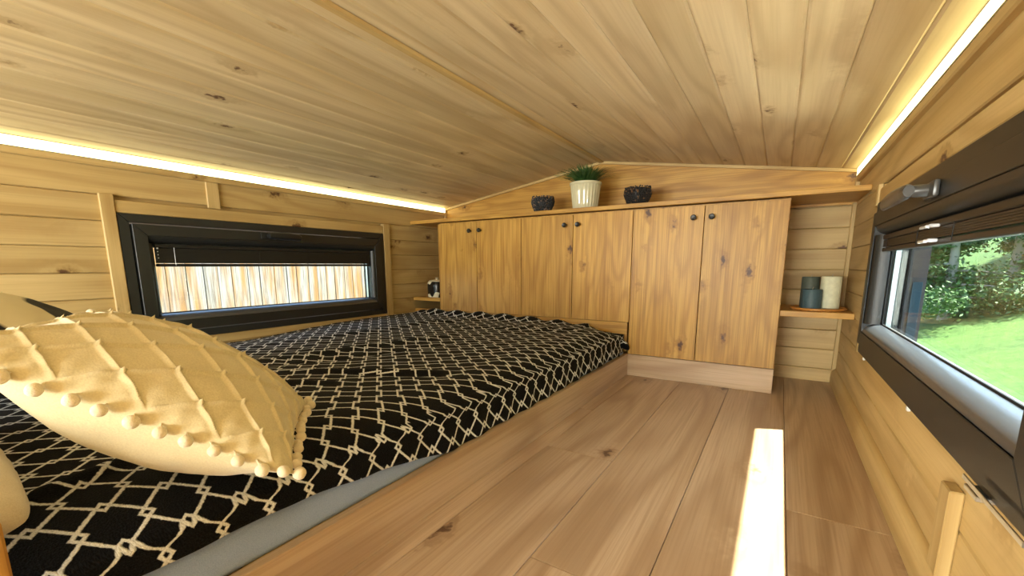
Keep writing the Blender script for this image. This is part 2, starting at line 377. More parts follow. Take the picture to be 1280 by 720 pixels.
# ------------------------------------------------------------------ windows
def window(idx, n, X0):
    def x(d): return X0+n*d
    root = thing('window_%d' % idx, (X0, (WY0+WY1)/2, WZ0), None, None, None, 'structure')
    fr = .030; sd = .075; dF, dS = .010, .020
    a0, a1, b0, b1 = WY0+.0005, WY1-.0005, WZ0+.0005, WZ1-.0005
    def member(name, d0, d1, y0, y1, z0, z1, wd, mat, sides='LRTB'):
        """four mitred members round the rectangle"""
        I = (y0+wd, y1-wd, z0+wd, z1-wd)
        g = .0006
        quads = {'L': ('stile', [(y0, z0), (I[0], I[2]), (I[0], I[3]), (y0, z1)]), 'R': ('stile', [(y1, z0), (y1, z1), (I[1], I[3]), (I[1], I[2])]),
                 'T': ('rail', [(y0, z1), (I[0], I[3]), (I[1], I[3]), (y1, z1)]), 'B': ('rail', [(y0, z0), (y1, z0), (I[1], I[2]), (I[0], I[2])])}
        for k in sides:
            nm, q = quads[k]
            cy = sum(p[0] for p in q)/4; cz = sum(p[1] for p in q)/4
            q = [(p[0]-g*(1 if p[0] > cy else -1), p[1]-g*(1 if p[1] > cz else -1)) if k in 'TB' else (p[0], p[1]-g*2*(1 if p[1] > cz else -1)) for p in q]
            bm = NB(); aprism(bm, q, x(d0), x(d1), 'x')
            bmesh.ops.bevel(bm, geom=list(bm.edges), offset=.0012, segments=1, affect='EDGES')
            fin(name+'_'+nm, bm, M[mat], root)
    member('frame', -.075, dF, a0, a1, b0, b1, fr, 'black')
    s0, s1, t0, t1 = a0+fr+.004, a1-fr-.004, b0+fr+.004, b1-fr-.004
    member('sash', -.055, dS, s0, s1, t0, t1, sd-fr-.004, 'black')
    g0, g1, h0, h1 = a0+sd, a1-sd, b0+sd, b1-sd
    # glazing beads: sloping quarter profile, from sash face down to the pane
    bw = .026
    arc = [(dS-.001, 0)] + [(-.018+(dS-.003+.018)*math.cos(t), bw*math.sin(t)) for t in [PI/2*k/6 for k in range(0, 7)]] + [(-.024, bw), (-.024, 0)]
    for nm, e0, e1, base, sg in (('bottom', g0, g1, h0, 1), ('top', g0, g1, h1, -1)):
        bm = NB(); aprism(bm, [(x(d), base+sg*v) for d, v in arc], e0+.0005, e1-.0005, 'y')
        o = fin('glazing_bead', bm, M['bead'] if nm == 'bottom' else M['black'], root, smooth=35)
        if nm == 'bottom': o['label'] = 'glossy sloping bottom bead'
    for e, sg in ((g0, 1), (g1, -1)):
        bm = NB()
        v0 = [(x(d*.9+.0), e+sg*v*.75) for d, v in arc]
        aprism(bm, v0, h0+bw, h1-bw, 'z'); fin('glazing_bead', bm, M['black'], root, smooth=35)
    bm = NB()
    for (y0, y1, z0, z1) in ((g0, g1, h0+bw-.004, h0+bw+.0035), (g0, g1, h1-bw-.003, h1-bw+.004), (g0, g0+.023, h0, h1), (g1-.023, g1, h0, h1)):
        abox(bm, x(-.0245), x(-.0275), y0, y1, z0, z1)
    fin('gasket', bm, M['gasket'], root)
    gl = box('pane', x(-.0285), x(-.0325), g0, g1, h0, h1, M['glass'], root)
    bm = NB()
    abox(bm, x(-.034), x(-.046), g0, g1, h0-.01, h0+.02); abox(bm, x(-.034), x(-.046), g0, g1, h1-.02, h1+.01)
    abox(bm, x(-.034), x(-.046), g0, g0+.02, h0, h1); abox(bm, x(-.034), x(-.046), g1-.02, g1, h0, h1)
    sp = fin('pane_spacer', bm, M['alu'], root); sp['label'] = 'silver spacer bar round the pane'
    box('pane', x(-.047), x(-.051), g0, g1, h0, h1, M['glass'], root)
    # weather sill outside the frame, sloping gently outwards
    bm = NB(); aprism(bm, [(x(-.077), b0+.020), (x(-.150), b0+.017), (x(-.150), b0+.002), (x(-.146), b0+.013), (x(-.077), b0+.016)], a0+.002, a1-.002, 'y')
    o = fin('weather_sill', bm, M['sill'], root); o['label'] = 'satin metal outer sill'
    # outer reveal
    bm = NB()
    for (y0, y1, z0, z1) in ((a0, a1, b0-.0, b0+.0155), (a0, a1, b1-.008, b1), (a0, a0+.05, b0, b1), (a1-.05, a1, b0, b1)):
        abox(bm, x(-.0765), x(-.118), y0+.001, y1-.001, z0+.001, z1-.001)
    rv = fin('outer_reveal', bm, M['reveal'], root); rv['label'] = 'weathered brown outer reveal'
    if idx == 2:
        o = box('reveal_reflection', x(-.088), x(-.110), a1-.0535, a1-.0505, b0+.02, .47, M['teal'], root, .0005); o['label'] = 'teal patch painted as a reflection on the outer reveal'
    return dict(x=x, n=n, g=(g0, g1, h0, h1), root=root, dS=dS)
w1 = window(1, 1, 0.0)
w2 = window(2, -1, W)
tag(w1['root'], 'black framed window with weathered boards outside')
tag(w2['root'], 'black framed window with sunlit lawn outside')

def handle(wd, label, flip):
    x = wd['x']; y, z, LN = (-.885, .655, .19) if wd['n'] == -1 else (-.905, .657, .145)
    root = thing('window_handle', (x(.02), y, z), label, 'handle'); HM = M['handle'] if wd['n'] == -1 else M['knob']
    bm = NB(); abox(bm, x(.0203), x(.030), y-.034, y+.034, z-.015, z+.015, .004, 2)
    fin('rosette', bm, HM, root, smooth=40)
    bm = NB()
    alathe(bm, [(.0115, 0), (.0115, .018), (.010, .022)], (x(.0302), y, z), 20, 'x' if wd['n'] == 1 else '-x')
    fin('neck', bm, HM, root, smooth=40)
    # lever: flattened bar that swells and drops towards its tip
    bm = NB(); rings = []; N = 16
    for i in range(N+1):
        t = i/N; yy = y-.012*flip+flip*LN*t; dx = .058+.010*math.sin(t*PI*.5)-.004*t; hz = .0135+.003*math.sin(t*PI); hx = .0105-.003*t
        zz = z-.004*t*t
        if i == N: hz *= .55; hx *= .6
        if i == 0: hz *= .8; hx *= .8
        rings.append([bm.verts.new((x(dx+hx*math.cos(a)), yy, zz+hz*math.sin(a))) for a in [2*PI*k/12 for k in range(12)]])
    for a, b in zip(rings, rings[1:]):
        for k in range(12): bm.faces.new((a[k], a[(k+1) % 12], b[(k+1) % 12], b[k]))
    bm.faces.new(rings[0][::-1]); bm.faces.new(rings[-1]); bmesh.ops.recalc_face_normals(bm, faces=bm.faces)
    fin('lever', bm, HM, root, smooth=60)
handle(w2, 'graphite lever handle on the top rail of the lawn-side window', 1)
handle(w1, 'dark lever handle on the top rail of the window facing weathered boards', 1)

def blind(wd, label, left):
    x = wd['x']; g0, g1, h0, h1 = wd['g']
    root = thing('venetian_blind', (x(0), (g0+g1)/2, h1), label, 'blind')
    y0, y1 = g0+.022, g1-.022
    ztop = h1-.0275
    BM = M['blind_black'] if left else M['blind']
    box('head_rail', x(-.021), x(.001), y0, y1, ztop-.014, ztop, BM, root, .002)
    BM = M['blind'] if not left else M['blind_black']
    zb = .558 if not left else .522
    zz = ztop-.0155; nsl = max(3, int((zz-zb-.011)/.0038))
    step = (zz-(zb+.013))/nsl
    sl_ = None
    for k in range(nsl):
        z = zz-k*step
        bm = NB(); aprism(bm, [(x(-.020), z-.0002), (x(-.010), z+.0014), (x(-.001), z-.0002), (x(-.001), z-.0036), (x(-.010), z-.0020), (x(-.020), z-.0036)], y0+.004, y1-.004, 'y')
        if sl_ is None: sl_ = fin('slat', bm, BM, root)
        else: bm.free(); dup(sl_, (x(-.0105), (y0+y1)/2, z-.0011), root)
    box('bottom_rail', x(-.0205), x(.0), y0+.002, y1-.002, zb, zb+.011, BM, root, .002)
    for yy in (y0+.06, y0+.38, y1-.38, y1-.06):
        bm = NB(); atube(bm, [(x(.0006), yy, ztop-.012), (x(.0006), yy, zb+.004)], .0008, 6)
        fin('cord', bm, M['clip'] if yy < y0+.1 and left else M['gasket'], root)
    if left:
        for k in range(4):
            bm = NB(); bmesh.ops.create_icosphere(bm, subdivisions=2, radius=.0032 if k == 0 else .002, matrix=Matrix.Translation((x(.005), y0+.006, ztop-.016-.012*k)))
            fin('chain_bead', bm, M['white_plastic'], root, smooth=True)
    else:
        for zq in (.590, .563):
            bm = NB(); abox(bm, x(.0005), x(.016), -.865, -.835, zq, zq+.006, .0015); abox(bm, x(.0165), x(.023), -.873, -.831, zq-.002, zq+.003, .001)
            c = fin('clip', bm, M['clip'], root); c['label'] = 'small clear plastic clip'
blind(w1, 'brown-black blind raised to the top of the window facing weathered boards', True)
blind(w2, 'brown-black blind raised to the top of the lawn-side window', False)
# drain caps and a corner bracket below the lawn-side window
for k, yy in enumerate((-.31, -.86)):
    bm = NB(); alathe(bm, [(.0065, 0), (.0065, .004), (.004, .006)], (W-.0003, yy, .2335), 16, '-x')
    fin('drain_cap', bm, M['white_plastic'], smooth=40)
    o = D.objects[-1] if False else bpy.data.objects[[x.name for x in bpy.data.objects if x.name.startswith('drain_cap')][-1]]
    tag(o, ['small white plug under the far end of the lawn-side window frame', 'small white plug under the middle of the lawn-side window frame'][k], 'plug', 'plugs under the lawn-side window')
bk = thing('corner_bracket', (W, -1.29, .24), 'bright metal hinge strip at the near bottom edge of the lawn-side window', 'hinge')
box('hinge_plate', W-.0204, W-.0225, -1.40, -1.235, .246, .2525, M['alu'], bk, .0006)
box('hinge_arm', W-.0015, W-.0195, -1.275, -1.235, .2330, .2400, M['alu'], bk, .001)

# ------------------------------------------------------------------ cabinets
DX = [.2257, .5124, .8077, 1.1054, 1.4016, 1.7002, 2.001]
ZT, ZB1, ZB2 = .7677, .2545, .1037
door0 = None
def knob(x, z, parent):
    bm = NB(); alathe(bm, [(.0055, 0), (.0045, .004), (.0045, .011), (.0095, .015), (.0118, .019), (.0118, .0215), (.009, .0245), (.0035, .0235), (.0005, .023)], (x, -.0004, z), 20, 'y')
    return fin('knob', bm, M['knob'], parent, smooth=40)
def cabinet(i0, zb, label, plinth):
    x0, x1, xm = DX[i0], DX[i0+2], DX[i0+1]
    root = thing('cabinet', ((x0+x1)/2, .16, 0 if plinth else zb), label, 'cabinet', 'oak cupboards under the counter')
    t = .016
    bm = NB()
    abox(bm, x0+.0004, x0+t, .0195, YB-.002, zb, ZT+.006); abox(bm, x1-t, x1-.0004, .0195, YB-.002, zb, ZT+.006)
    abox(bm, x0+t, x1-t, .0195, YB-.002, zb, zb+t); abox(bm, x0+t, x1-t, .0195, YB-.002, ZT-.01, ZT+.006); abox(bm, x0+t, x1-t, YB-.01, YB-.002, zb+t, ZT-.01)
    fin('body', bm, M['oak_z'], root)
    for a, b, kx in ((x0, xm, xm-.040), (xm, x1, xm+.030)):
        d = box('door', a+.0015, b-.0015, 0, .018, zb+.0012, ZT-.0012, M['oak_z'], root, .0007)
        if kx is not None: knob(kx if a == x0 else b-(b-a)+.030, .7185, d)
    if plinth: box('plinth', x0+.001, x1-.0004, .0005, .018, .0005, zb-.0015, M['lam_x'], root, .0007)
    return root
cabinet(0, ZB1, 'oak two-door cupboard at the far left, next to the niche with the cow-print jar', False)
cabinet(2, ZB1, 'oak two-door cupboard in the middle, directly under the potted plant', False)
cabinet(4, ZB2, 'tallest oak two-door cupboard, reaching nearly to the floor on the right', True)
tag(box('plinth_board', .001, DX[4]-.010, .012, .030, .112, ZB1-.0015, M['oak_x'], None, .0007), 'long oak board under the two shorter cupboards behind the bed', 'board')
# counter and niche shelves
tag(box('countertop', .0006, W-.0006, -.004, YB-.0235, .7782, .7975, M['oak_x'], None, .0012), 'long oak countertop over the cupboards, carrying the potted plant', 'countertop')
tag(box('niche_shelf', .0006, DX[0]-.0006, 0, YB-.0165, .3055, .3265, M['oak_x'], None, .001), 'short oak shelf in the left niche holding the cow-print jar', 'shelf', 'niche shelves')
tag(box('niche_shelf', DX[6]+.0006, W-.0006, 0, YB-.0165, .3210, .3435, M['oak_x'], None, .001), 'short oak shelf in the right niche holding the candles', 'shelf', 'niche shelves')

# ------------------------------------------------------------------ things on the counter
CT = .7976
def bead_bowl(cx, cy, R, H, label):
    root = thing('tealight_bowl', (cx, cy, CT), label, 'bowl', 'black beaded bowls on the countertop')
    m1 = plain('black_bead', (.008, .007, .008), .45); m2 = plain('amber_glint_bead', (.18, .085, .03), .3)
    def rad(t): return R*(.62+.38*math.sin(min(1, t*1.25)*PI*.5)) * (1-.10*max(0, t-.7)/.3)
    bm = NB(); prof = [(rad(t)*.93, H*t*.94) for t in [k/8 for k in range(9)]]
    inner = [(r-.006, max(h, .006)) for r, h in reversed(prof)]
    alathe(bm, prof+inner, (cx, cy, CT), 32); fin('shell', bm, m1, root, smooth=50)
    rg = random.Random(int(cx*1000))
    bms = [NB(), NB()]
    rows = 11
    for r in range(rows):
        t = (r+.5)/rows; rr = rad(t); n = int(2*PI*rr/.0085)
        for k in range(n):
            a = 2*PI*(k+.5*(r % 2))/n+rg.uniform(-.05, .05); s = rg.uniform(.0034, .0052)
            zz = CT+.0045+(H-.006)*t+rg.uniform(-.0015, .0015)+(rg.uniform(0, .006) if r == rows-1 else 0)
            q = bms[1] if rg.random() < .13 else bms[0]  # orange glints put into the colour of some beads
            bmesh.ops.create_icosphere(q, subdivisions=1, radius=s, matrix=Matrix.Translation((cx+rr*math.cos(a), cy+rr*math.sin(a), zz)))
    o = fin('beadwork', bms[0], m1, root); o['kind'] = 'stuff'
    o = fin('glint_beadwork', bms[1], m2, root); o['kind'] = 'stuff'; o['label'] = 'black beads coloured amber as glints'
bead_bowl(.884, .098, .060, .082, 'small black beaded bowl left of the potted plant')
bead_bowl(1.385, .108, .062, .085, 'small black beaded bowl right of the potted plant')
px, py = 1.117, .118
pot = thing('potted_plant', (px, py, CT), 'spiky green plant in a fluted cream pot on the countertop', 'plant')
bm = NB(); n = 96; rings = []
prof = [(.0565, 0), (.0625, .004), (.0665, .03), (.0725, .08), (.0772, .118), (.0775, .122), (.0800, .124), (.0810, .129), (.0800, .134), (.0760, .1345), (.0735, .131), (.0715, .118), (.060, .112), (.001, .112)]
for r, h in prof:
    ring = []
    for k in range(n):
        a = 2*PI*k/n; fl_ = -.0036*abs(math.sin(a*13)) if .003 < h < .119 and r > .06 else 0
        ring.append(bm.verts.new((px+(r+fl_)*math.cos(a), py+(r+fl_)*math.sin(a), CT+h)))
    rings.append(ring)
for a, b in zip(rings, rings[1:]):
    for k in range(n): bm.faces.new((a[k], a[(k+1) % n], b[(k+1) % n], b[k]))
bm.faces.new(rings[0][::-1])
fin('pot', bm, plain('cream_glaze', (.66, .61, .42), .16), pot, smooth=50)
bm = NB(); alathe(bm, [(.0005, .1125), (.071, .1125), (.071, .119), (.0005, .1225)], (px, py, CT), 32)
fin('soil', bm, plain('soil', (.03, .02, .012), .9), pot)
def leafmat(name, a, b, rough=.45):
    s = NT(name); r = s.n('TexNoise', {'Vector': s.n('TexCoord').outputs['Object'], 'Scale': 30, 'Detail': 2}).outputs[0]
    return s.bsdf(s.mix(s.remap(r, .35, .65), a, b), rough)
bm = NB(); rg = random.Random(3)
for k in range(420):
    a = rg.uniform(0, 2*PI); lean = rg.uniform(.05, 1.0)**.8; L = rg.uniform(.10, .15)*(1-.15*lean)
    bx, by = px+.045*lean*math.cos(a)*rg.random(), py+.045*lean*math.sin(a)*rg.random()
    wv = rg.uniform(.003, .005); prev = None; side = Vector((-math.sin(a), math.cos(a), 0))
    for j in range(5):
        t = j/4; out = lean*L*(.5*t+.5*t*t)*1.2; hh = L*(t-.45*lean*t*t)*.86
        c = Vector((bx+out*math.cos(a), by+out*math.sin(a), CT+.117+hh)); hw = wv*(1-t)**.6*(1 if j else .6)+.0002
        p = (bm.verts.new(c-side*hw), bm.verts.new(c+side*hw+Vector((0, 0, .0006))))
        if prev: bm.faces.new((prev[0], prev[1], p[1], p[0]))
        prev = p
o = fin('foliage', bm, leafmat('spiky_leaf', (.03, .085, .02), (.09, .18, .05)), pot); o['kind'] = 'stuff'

# jar in the left niche
jr = thing('jar', (.150, .062, .3266), 'cream and black cow-print lidded jar on the left niche shelf', 'jar')
def _cow():
    s = NT('cow_print_glaze'); n1 = s.n('TexNoise', {'Vector': s.n('TexCoord').outputs['Object'], 'Scale': 13, 'Detail': 1}).outputs[0]
    return s.bsdf(s.mix(s.remap(n1, .47, .485), (.72, .66, .48), (.012, .012, .012)), .25)
bm = NB(); n = 48; rings = []
for r, h in [(.046, 0), (.051, .003), (.0525, .02), (.0525, .075), (.051, .09), (.047, .098), (.001, .098)]:
    rings.append([bm.verts.new((.150+r*math.copysign(abs(math.cos(a))**.62, math.cos(a)), .062+r*math.copysign(abs(math.sin(a))**.62, math.sin(a)), .3266+h)) for a in [2*PI*(k+.5)/n for k in range(n)]])
for a, b in zip(rings, rings[1:]):
    for k in range(n): bm.faces.new((a[k], a[(k+1) % n], b[(k+1) % n], b[k]))
bm.faces.new(rings[0][::-1]); fin('body', bm, _cow(), jr, smooth=50)
bm = NB(); alathe(bm, [(.0005, .0985), (.049, .0985), (.0505, .101), (.0495, .105), (.03, .109), (.008, .111), (.007, .113), (.010, .116), (.0105, .120), (.007, .124), (.0005, .125)], (.150, .062, .3266), 32)
fin('lid', bm, plain('jar_lid', (.60, .52, .36), .3), jr, smooth=40)

# candles on a round wooden tray in the right niche
TZ = .3436
tr = thing('round_tray', (2.128, .105, TZ), 'round amber wooden tray under the candles on the right niche shelf', 'tray')
bm = NB(); alathe(bm, [(.090, 0), (.094, .003), (.095, .010), (.092, .011), (.0895, .0055), (.0005, .005)], (2.128, .1075, TZ), 48)
o = fin('dish', bm, wood('amber_tray_wood', 'x', (.60, .28, .06), (.48, .2, .04), (.3, .11, .02), OK_, R=40, rough=.3, knots=0), tr, smooth=40)
def candle(cx, cy, r, z0, h, col, label, name='pillar_candle'):
    root = thing(name, (cx, cy, z0), label, 'candle', 'pillar candles on the round tray')
    s = NT(label[:20]); n1 = s.n('TexNoise', {'Vector': s.n('TexCoord').outputs['Object'], 'Scale': 60, 'Detail': 6}).outputs[0]
    m = s.bsdf(s.mix(s.remap(n1, .35, .7), tuple(c*.92 for c in col), tuple(min(1, c*1.08) for c in col)), .55, n1, .3, .003, **{'Subsurface Weight': .1, 'Subsurface Radius': (.01, .01, .01)})
    bm = NB(); alathe(bm, [(r-.003, 0), (r, .003), (r, h-.003), (r-.002, h), (r-.006, h-.001), (r*.5, h-.003), (.0005, h-.004)], (cx, cy, z0), 40)
    fin('wax', bm, m, root, smooth=40)
    bm = NB(); atube(bm, [(cx, cy, z0+h-.005), (cx+.0005, cy, z0+h+.003), (cx+.003, cy-.001, z0+h+.009)], .0011, 6)
    fin('wick', bm, plain('wick', (.35, .3, .22), .8), root)
candle(2.163, .115, .0345, TZ+.0056, .127, (.66, .66, .47), 'tall ivory pillar candle on the right of the tray')
candle(2.098, .150, .0315, TZ+.0056, .124, (.07, .085, .065), 'tall dark grey-green pillar candle at the back of the tray')
candle(2.103, .0785, .0335, TZ+.0056, .077, (.045, .085, .10), 'short dark teal pillar candle at the front left of the tray')

# ------------------------------------------------------------------ bed
bp = thing('bed_platform', (.7, -1.2, 0), 'low bed platform with a laminate-faced side board beside the floor', 'platform')
box('side_board', 1.386, 1.404, -2.9, .0105, .0005, .1037, M['lam'], bp, .0008)
box('deck', .001, 1.3855, -2.9, .011, .085, .100, M['pine_y'], bp)
bm = NB()
for yy in (-2.88, -1.9, -1.0, -.03): abox(bm, .01, 1.38, yy-.02, yy+.02, .0005, .0848)
o = fin('bearer', bm, M['pine_y'], bp); o['kind'] = 'stuff'
def fabric(name, a, b, scale=700, rough=.9, bs=.4, sheen=.3):
    s = NT(name); n1 = s.n('TexNoise', {'Vector': s.n('TexCoord').outputs['Object'], 'Scale': scale, 'Detail': 3}).outputs[0]
    return s.bsdf(s.mix(s.remap(n1, .3, .7), a, b), rough, n1, bs, .001, **{'Sheen Weight': sheen})
SHEET = fabric('grey_blue_sheet', (.26, .34, .56), (.34, .43, .66))
def fbm(x, y, z=0, s=1.0, oct=3):
    v = 0; a = 1; t = 0
    for _ in range(oct):
        v += a*mnoise.noise(Vector((x*s, y*s, z))); t += a; a *= .5; s *= 2
    return v/t
# mattress: rounded slab, its side showing under the blanket; the sheet is wrinkled
def zone(y): return .5-.5*math.tanh((y+1.37)/.09)            # 1 near the camera, 0 far away
bm = NB()
NY = 150; sect = []
for j in range(NY+1):
    y = -2.75+(2.75+.000)*j/NY
    pr_ = []
    for (x, z) in [(.02, .101), (.015, .15), (.03, .19), (.10, .200)] + [(.1+.1*k, .202) for k in range(1, 12)] + [(1.30, .196), (1.338, .183), (1.360, .165), (1.3705, .148), (1.3765, .132), (1.3805, .120), (1.3815, .108), (1.380, .1012)]:
        dx = 0
        if x > 1.33 and z > .105:
            dx = .0045*fbm(y*9, z*40, 3, 1)*(1.2) + .003*math.sin(y*70+z*160)*max(0, fbm(y*4, 2.2, 0, 1))
        pr_.append((x+dx, z))
    sect.append([bm.verts.new((x, y, z)) for x, z in pr_])
for a, b in zip(sect, sect[1:]):
    m_ = len(a)
    for k in range(m_): bm.faces.new((a[k], b[k], b[(k+1) % m_], a[(k+1) % m_]))
bm.faces.new(sect[0]); bm.faces.new(sect[-1][::-1])
bmesh.ops.recalc_face_normals(bm, faces=bm.faces)
mt = thing('mattress', (.7, -1.3, .101), 'mattress in a blue-grey sheet, its side showing under the blanket edge', 'mattress')
fin('fitted_sheet', bm, SHEET, mt, smooth=True)

# blanket: sheet following the mattress, UVs in metres drive the lattice
def lattice_mat():
    s = NT('black_white_lattice_fleece')
    uv = s.n('UVMap').outputs[0]
    wob = s.n('TexNoise', {'Vector': uv, 'Scale': 260, 'Detail': 2})
    wv = s.n('VectorMath', {0: s.n('VectorMath', {0: wob.outputs['Color'], 1: (.5, .5, .5)}, operation='SUBTRACT').outputs[0], 1: (.0026, .0026, 0)}, operation='MULTIPLY').outputs[0]
    uvw = s.n('VectorMath', {0: uv, 1: wv}, operation='ADD').outputs[0]
    sep = s.n('SeparateXYZ', {0: uvw})
    PX, PY = .072, .0625
    def fold(v, P):
        f = s.math('FRACT', s.math('DIVIDE', v, P))
        return s.math('ABSOLUTE', s.math('SUBTRACT', f, .5)), f
    fx, _ = fold(sep.outputs[0], PX); fy, _ = fold(sep.outputs[1], PY)
    # fx, fy: distance (0..0.5) to the nearest diamond centre
    d0 = s.math('ADD', fx, fy)
    d1 = s.math('ADD', s.math('SUBTRACT', 1., fx), fy)
    d2 = s.math('ADD', fx, s.math('SUBTRACT', 1., fy))
    E_ = .5+.105; hw = .033
    ms = [s.remap(s.math('ABSOLUTE', s.math('SUBTRACT', d, E_)), hw, hw+.03, 1, 0) for d in (d0, d1, d2)]
    line = s.math('MAXIMUM', s.math('MAXIMUM', ms[0], ms[1]), ms[2])
    ng = s.n('TexNoise', {'Vector': uv, 'Scale': 420, 'Detail': 3}).outputs[0]
    blk = s.mix(s.remap(ng, .35, .7), (.002, .002, .0025), (.011, .011, .013))
    wht = s.mix(s.remap(ng, .3, .65), (.60, .60, .58), (.88, .88, .86))
    h = s.math('ADD', s.math('MULTIPLY', line, .35), ng)
    return s.bsdf(s.mix(line, blk, wht), .95, h, .8, .0025, **{'Sheen Weight': .03, 'Specular IOR Level': .08})
def smooth01(t): t = max(0, min(1, t)); return t*t*(3-2*t)
NX, NYb = 230, 330
Y0b, Y1b = -2.30, -.004
bm = NB(); uvl = bm.loops.layers.uv.new('UVMap'); grid = []; uvs = {}
def edge_profile(s, dr):
    """arc length s beyond x=1.262 on the near edge -> (x, z drop); dr = how far down the cloth hangs"""
    R = .110
    a = s/R
    if a < 1.25: return R*1.15*math.sin(a), R*.60*(1-math.cos(a))
    x = R*1.15*math.sin(1.25); z = R*.60*(1-math.cos(1.25)); return x+.004*(s-1.25*R)/.03, z+(s-1.25*R)*.98
for j in range(NYb+1):
    y = Y0b+(Y1b-Y0b)*j/NYb; row = []
    k = zone(y)
    base = .2145+.010*smooth01((y+1.2)/1.0)+.012*k
    total = 1.258+ (.2075 - .028*k - .022*smooth01((-1.35-y)/.4))+.004*fbm(y*7, 0, 5, 1)
    for i in range(NX+1):
        s = .006+(total-.006)*i/NX
        x, z = (s, base)
        if s > 1.258:
            ex, ez = edge_profile(s-1.258, 0); x = 1.258+ex; z = base-ez
        inner = smooth01((1.30-s)/.12)
        # left side sags to the wall
        z -= .020*smooth01((.20-s)/.2)*smooth01((-.5-y)/.6)
        # wrinkles
        wr = .0060*fbm(s*3.2, y*3.6, 1.7, 1, 3)+.0030*fbm(s*9+2*y, y*8, 4.4, 1, 2)
        # long soft folds
        for (cx, cy, ang, L, wd, hh) in ((.70, -.95, 1.25, .38, .030, .012), (.80, -1.02, 1.15, .32, .022, -.007), (1.00, -1.20, .55, .26, .020, .010), (1.10, -1.17, .5, .2, .016, -.006), (.42, -.60, 1.35, .5, .035, .009), (1.12, -.22, 0.15, .25, .022, .009), (.95, -.32, .25, .3, .020, .007), (.55, -.22, 1.0, .2, .02, .006), (1.22, -1.9, 1.9, .16, .016, .013), (.92, -1.45, .8, .2, .02, .009)):
            dx, dy = s-cx, y-cy; al = dx*math.cos(ang)+dy*math.sin(ang); ac = -dx*math.sin(ang)+dy*math.cos(ang)
            wr += hh*math.exp(-(ac/wd)**2)*math.exp(-(al/L)**4)
        z += wr*inner
        # hanging side: scalloped
        if s > 1.30: x += .0035*math.sin(y*52+2*fbm(y*5, 1, 0, 1))*smooth01((s-1.30)/.08)*(1-.5*k)
        # far end: heaped up against the cupboards, falling towards the corner
        far = smooth01((y+.085)/.07)
        z += far*(.026*smooth01((1.25-x)/.55)+.006*math.sin(x*38)+.006*fbm(x*9, 0, 9, 1))*smooth01(x/.12)
        if y > -.14 and s > 1.2:                      # corner pulled in and dropped
            q = smooth01((y+.14)/.13); x -= q*.010*smooth01((s-1.2)/.15); z -= .018*q*smooth01((s-1.05)/.25)
        z = max(z, .1045)
        if x > 1.405: x = 1.405
        if z < .195 and x < 1.384 and s > 1.33: x = max(x, 1.378)
        v = bm.verts.new((x, y, z)); uvs[v] = (s, y); row.append(v)
    grid.append(row)
for a, b in zip(grid, grid[1:]):
    for i in range(NX):
        f = bm.faces.new((a[i], a[i+1], b[i+1], b[i]))
        for lp in f.loops: lp[uvl].uv = uvs[lp.vert]
# rolled corner flap at the far right
bk_o = thing('blanket', (.7, -1.2, .22), 'black fleece blanket with a white lattice pattern, spread over the bed', 'blanket')
bl = fin('blanket_cloth', bm, lattice_mat(), bk_o, smooth=True)
md = bl.modifiers.new('thickness', 'SOLIDIFY'); md.thickness = .004; md.offset = 1
bm = NB(); uvl = bm.loops.layers.uv.new('UVMap')
pts = [Vector(p) for p in ((1.345, -.022, .168), (1.375, -.030, .158), (1.398, -.036, .148), (1.412, -.040, .141), (1.420, -.040, .138))]
atube(bm, pts, [.017, .020, .017, .014, .006], 14)
for v in bm.verts: v.co += v.normal*0 + Vector((0, 0, .003*math.sin(v.co.x*300)))
for f in bm.faces:
    for lp in f.loops: lp[uvl].uv = (lp.vert.co.x*1.0, lp.vert.co.y+lp.vert.co.z)
fin('rolled_corner', bm, bl.data.materials[0], bk_o, smooth=True)

# pillows ------------------------------------------------------------
def pillow_mesh(sx, sy, T, n=80, pinch=.10, ridge=None, wr=.004, seed=0, under=1.0, power=.55, rnd=0.0):
    """local coordinates: x,y in plane, z thickness; returns a closed bmesh"""
    bm = NB(); top = {}; bot = {}
    for j in range(n+1):
        for i in range(n+1):
            u = -1+2*i/n; v = -1+2*j/n
            uu = math.sin(u*PI/2)*.35+u*.65; vv = math.sin(v*PI/2)*.35+v*.65
            x = sx/2*uu*(1-pinch*(1-vv*vv)*abs(uu)**1.5); y = sy/2*vv*(1-pinch*(1-uu*uu)*abs(vv)**1.5)
            cr_ = 1-rnd*(uu*vv)**4; x *= cr_; y *= cr_
            prof = max(0, (1-uu**2)*(1-vv**2))**power
            border = (abs(u) > .9999 or abs(v) > .9999)
            zt = T*prof; zb = -T*under*prof
            if not border:
                w_ = smooth01(prof*3)
                zt += wr*fbm(u*2.3, v*2.3, seed, 1, 3)*w_; zb += wr*fbm(u*2, v*2, seed+7, 1, 3)*w_
                if ridge: zt += ridge(u, v)*smooth01(prof*6)
                # gathers running in from the seam
                e = min(1-abs(u), 1-abs(v)); zt += .0022*math.exp(-e/.12)*math.sin((u if 1-abs(v) < 1-abs(u) else v)*46+seed)*smooth01(prof*5)
            a = bm.verts.new((x, y, zt)); top[i, j] = a
            bot[i, j] = a if border else bm.verts.new((x, y, zb))
    for j in range(n):
        for i in range(n):
            bm.faces.new((top[i, j], top[i+1, j], top[i+1, j+1], top[i, j+1]))
            q = (bot[i, j], bot[i, j+1], bot[i+1, j+1], bot[i+1, j])
            if len(set(q)) == 4:
                try: bm.faces.new(q)
                except ValueError: pass
    return bm
VEL = fabric('cream_velvet', (.62, .52, .30), (.72, .62, .38), 500, .85, .3, .35)
POM = fabric('cream_pompom', (.76, .64, .42), (.85, .74, .54), 900, .95, .8, .3)
